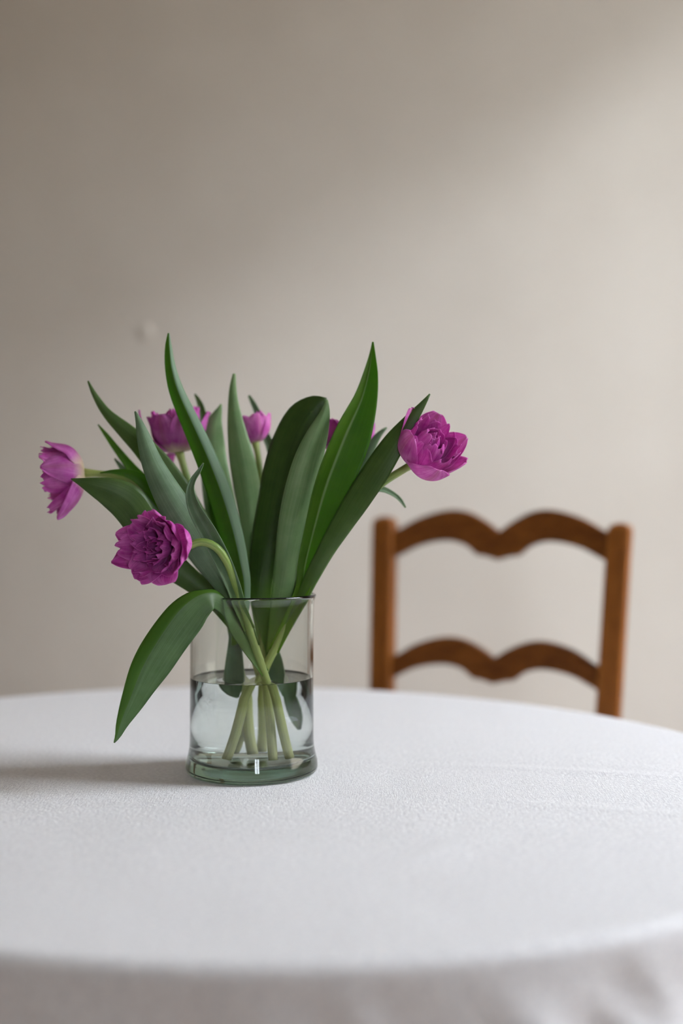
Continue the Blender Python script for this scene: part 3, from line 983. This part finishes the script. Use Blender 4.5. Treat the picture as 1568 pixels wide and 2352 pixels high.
# --- upright tulip at the back left
t4, p4, b4, f4 = tulip('cup-shaped purple tulip with pale base standing upright behind the tall two-toned leaf',
    [(580, None, 0.008), (566, 1630, 0.020), (546, 1510, 0.030), (522, 1390, 0.038), (482, 1260, 0.056), (440, 1130, 0.068), (411, 1036, 0.070)], 0.0042, (-0.10, -0.05, 1.0))
whorl(t4, b4, f4, [(0, .056, .046, (90, 40, 4, 6)), (60, .056, .046, (90, 38, 2, 2)), (120, .056, .046, (90, 40, 4, 4)), (180, .058, .044, (90, 44, 16, 22), dict(tip=.8)), (240, .056, .046, (90, 38, 2, 0)), (300, .056, .046, (90, 38, 2, 2))],
      M_PETAL_SIDE, rc=.024, tip=.45, ruffle=.0026)
whorl(t4, b4, f4, [(30, .056, .036, (75, 32, 2, 2)), (90, .056, .036, (75, 30, 2, 2)), (150, .057, .036, (75, 30, 4, 8)), (210, .058, .036, (75, 32, 4, 6)), (270, .058, .034, (75, 30, 0, -2)), (330, .056, .036, (75, 34, 4, 4))],
      M_PETAL, rc=.018, tip=.65, ruffle=.0034, jag=.03)
whorl(t4, b4, f4, [(8, .070, .030, (88, 48, 8, -6), dict(tip=.9)), (325, .042, .026, (95, 150, 178, 176), dict(tip=.4))], M_PETAL, rc=.025, ruffle=.002)
leaf(t4, [(387, 765, -0.004, 3, 0), (386, 800, -0.004, 16, 8), (390, 850, -0.004, 26, 14), (404, 905, -0.005, 36, 16), (438, 985, -0.006, 46, 18), (468, 1055, -0.008, 52, 18), (496, 1130, -0.010, 58, 18),
          (520, 1205, -0.012, 56, 14), (540, 1285, -0.010, 52, 8), (553, 1365, -0.004, 44, 0)], M_LEAF_TWO, -0.85, attach=(p4, TZ + .12), nseg=60, nx=14, ridge=1.1, keel=-0.4)
leaf(t4, [(202, 875, 0.020, 3, 0), (218, 908, 0.020, 12, 0), (246, 950, 0.020, 22, 6), (290, 992, 0.020, 38, 8), (332, 1032, 0.020, 52, 8), (378, 1088, 0.020, 62, 6), (428, 1160, 0.020, 62, 0), (478, 1250, 0.020, 56, 0), (525, 1355, 0.020, 44, 0)],
     M_LEAF_DARK, -0.3, attach=(p4, TZ + .13), nseg=56)
leaf(t4, [(508, 928, 0.075, 3, 0), (502, 945, 0.074, 16, 0), (492, 970, 0.072, 36, 4), (488, 1010, 0.068, 52, 6), (493, 1070, 0.062, 58, 6), (512, 1150, 0.052, 54, 4), (535, 1250, 0.042, 44, 0), (548, 1350, 0.036, 34, 0)],
     M_LEAF_PALE, -0.30, attach=(p4, TZ + .13))
leaf(t4, [(447, 905, 0.100, 3, 0), (458, 925, 0.100, 12, 0), (466, 955, 0.098, 16, 0), (468, 1000, 0.095, 18, 0), (470, 1060, 0.088, 20, 0), (480, 1160, 0.075, 22, 0), (505, 1280, 0.055, 22, 0)], M_LEAF_DARK, 0.4, attach=(p4, TZ + .15))

# --- tulip at the back, half hidden
t5, p5, b5, f5 = tulip('small purple tulip half hidden behind the central leaves',
    [(594, None, 0.026), (600, 1610, 0.028), (602, 1450, 0.034), (602, 1300, 0.048), (600, 1150, 0.072), (594, 1060, 0.086), (586, 1014, 0.090)], 0.0038, (-0.22, 0.05, 1.0))
whorl(t5, b5, f5, [(0, .038, .034, (85, 38, 6, 4)), (60, .038, .034, (85, 36, 4, 4)), (120, .038, .034, (85, 38, 6, 8)), (180, .038, .034, (85, 40, 12, 10)), (240, .036, .034, (85, 36, 4, 0)), (300, .037, .034, (85, 36, 4, 2))],
      M_PETAL_OUT, rc=.020, tip=.5, ruffle=.0018)
whorl(t5, b5, f5, [(30, .036, .028, (60, 26, 2, 0)), (150, .036, .028, (60, 26, 2, 0)), (270, .035, .028, (60, 26, 2, 0))], M_PETAL, rc=.014, tip=.35, ruffle=.002, jag=.08)
leaf(t5, [(538, 858, 0.050, 6, 0), (535, 885, 0.050, 14, 0), (535, 925, 0.049, 24, 8), (541, 985, 0.047, 42, 12), (552, 1050, 0.044, 58, 12), (565, 1120, 0.040, 62, 10), (575, 1190, 0.036, 52, 6), (582, 1280, 0.032, 40, 0), (590, 1370, 0.030, 32, 0)],
     M_LEAF_PALE, -0.42, attach=(p5, TZ + .13), nseg=52)
leaf(t5, [(571, 908, 0.095, 5, 0), (582, 928, 0.095, 11, 0), (594, 955, 0.094, 14, 0), (606, 990, 0.092, 16, 0), (622, 1030, 0.088, 20, 0), (635, 1090, 0.080, 24, 0), (628, 1180, 0.066, 26, 0), (612, 1300, 0.05, 24, 0)], M_LEAF_GREY, 0.5, attach=(p5, TZ + .14))

# --- tulip at the back right, behind the bright leaf
t6, p6, b6, f6 = tulip('purple tulip peeking out on both sides of the bright green leaf',
    [(548, None, 0.022), (578, 1620, 0.022), (628, 1490, 0.030), (672, 1375, 0.036), (718, 1235, 0.044), (762, 1120, 0.052), (792, 1044, 0.056)], 0.0040, (0.06, 0.05, 1.0))
whorl(t6, b6, f6, [(0, .048, .046, (90, 54, 10, -4)), (60, .050, .046, (90, 48, 8, 2)), (120, .052, .046, (90, 48, 6, 0)), (180, .054, .046, (90, 52, 8, -18)), (240, .046, .042, (88, 40, 4, 0)), (300, .046, .042, (88, 40, 6, 2))],
      M_PETAL_SIDE, rc=.024, tip=.75, ruffle=.0018)
whorl(t6, b6, f6, [(30, .044, .034, (70, 28, 2, 0)), (150, .044, .034, (70, 28, 2, 0)), (270, .044, .034, (70, 28, 2, 0))], M_PETAL, rc=.016, tip=.4, ruffle=.0022, jag=.08)
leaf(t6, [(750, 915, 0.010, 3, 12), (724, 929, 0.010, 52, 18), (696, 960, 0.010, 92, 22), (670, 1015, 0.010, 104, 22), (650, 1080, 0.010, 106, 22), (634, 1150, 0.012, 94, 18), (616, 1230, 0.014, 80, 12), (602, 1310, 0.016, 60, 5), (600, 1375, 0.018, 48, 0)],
     M_LEAF_SHADED, -0.20, attach=(p6, TZ + .12), nseg=56, nx=14)
leaf(t6, [(751, 918, -0.022, 3, 0), (747, 950, -0.023, 24, -14), (733, 1000, -0.024, 54, -24), (715, 1060, -0.025, 74, -28), (698, 1130, -0.024, 82, -28), (681, 1200, -0.020, 76, -22), (664, 1280, -0.012, 62, -10), (648, 1370, -0.002, 50, 0)],
     M_LEAF_PALE, -0.50, attach=(p6, TZ + .12), nseg=56, nx=14, keel=0.3)
leaf(t6, [(888, 982, 0.040, 3, 0), (872, 996, 0.040, 12, 0), (852, 1026, 0.040, 22, 0), (832, 1070, 0.040, 30, 0), (800, 1130, 0.040, 32, 0), (750, 1220, 0.038, 30, 0), (705, 1320, 0.034, 26, 0)], M_LEAF_GREY, -0.3, attach=(p6, TZ + .15))
leaf(t5, [(652, 1672, 0.030, 4, 0), (648, 1650, 0.030, 26, 0), (640, 1610, 0.032, 44, 0), (632, 1570, 0.034, 52, 0), (626, 1520, 0.034, 46, 0), (616, 1470, 0.034, 30, 0)], M_LEAF_GREY, 0.3, attach=(p5, TZ + .15))
leaf(t4, [(552, 1652, 0.014, 5, 0), (545, 1636, 0.014, 30, 0), (538, 1612, 0.014, 48, 0), (536, 1580, 0.016, 50, 0), (538, 1525, 0.022, 42, 0), (538, 1460, 0.028, 26, 0)], M_LEAF_GREY, 0.3, attach=(p4, TZ + .155))
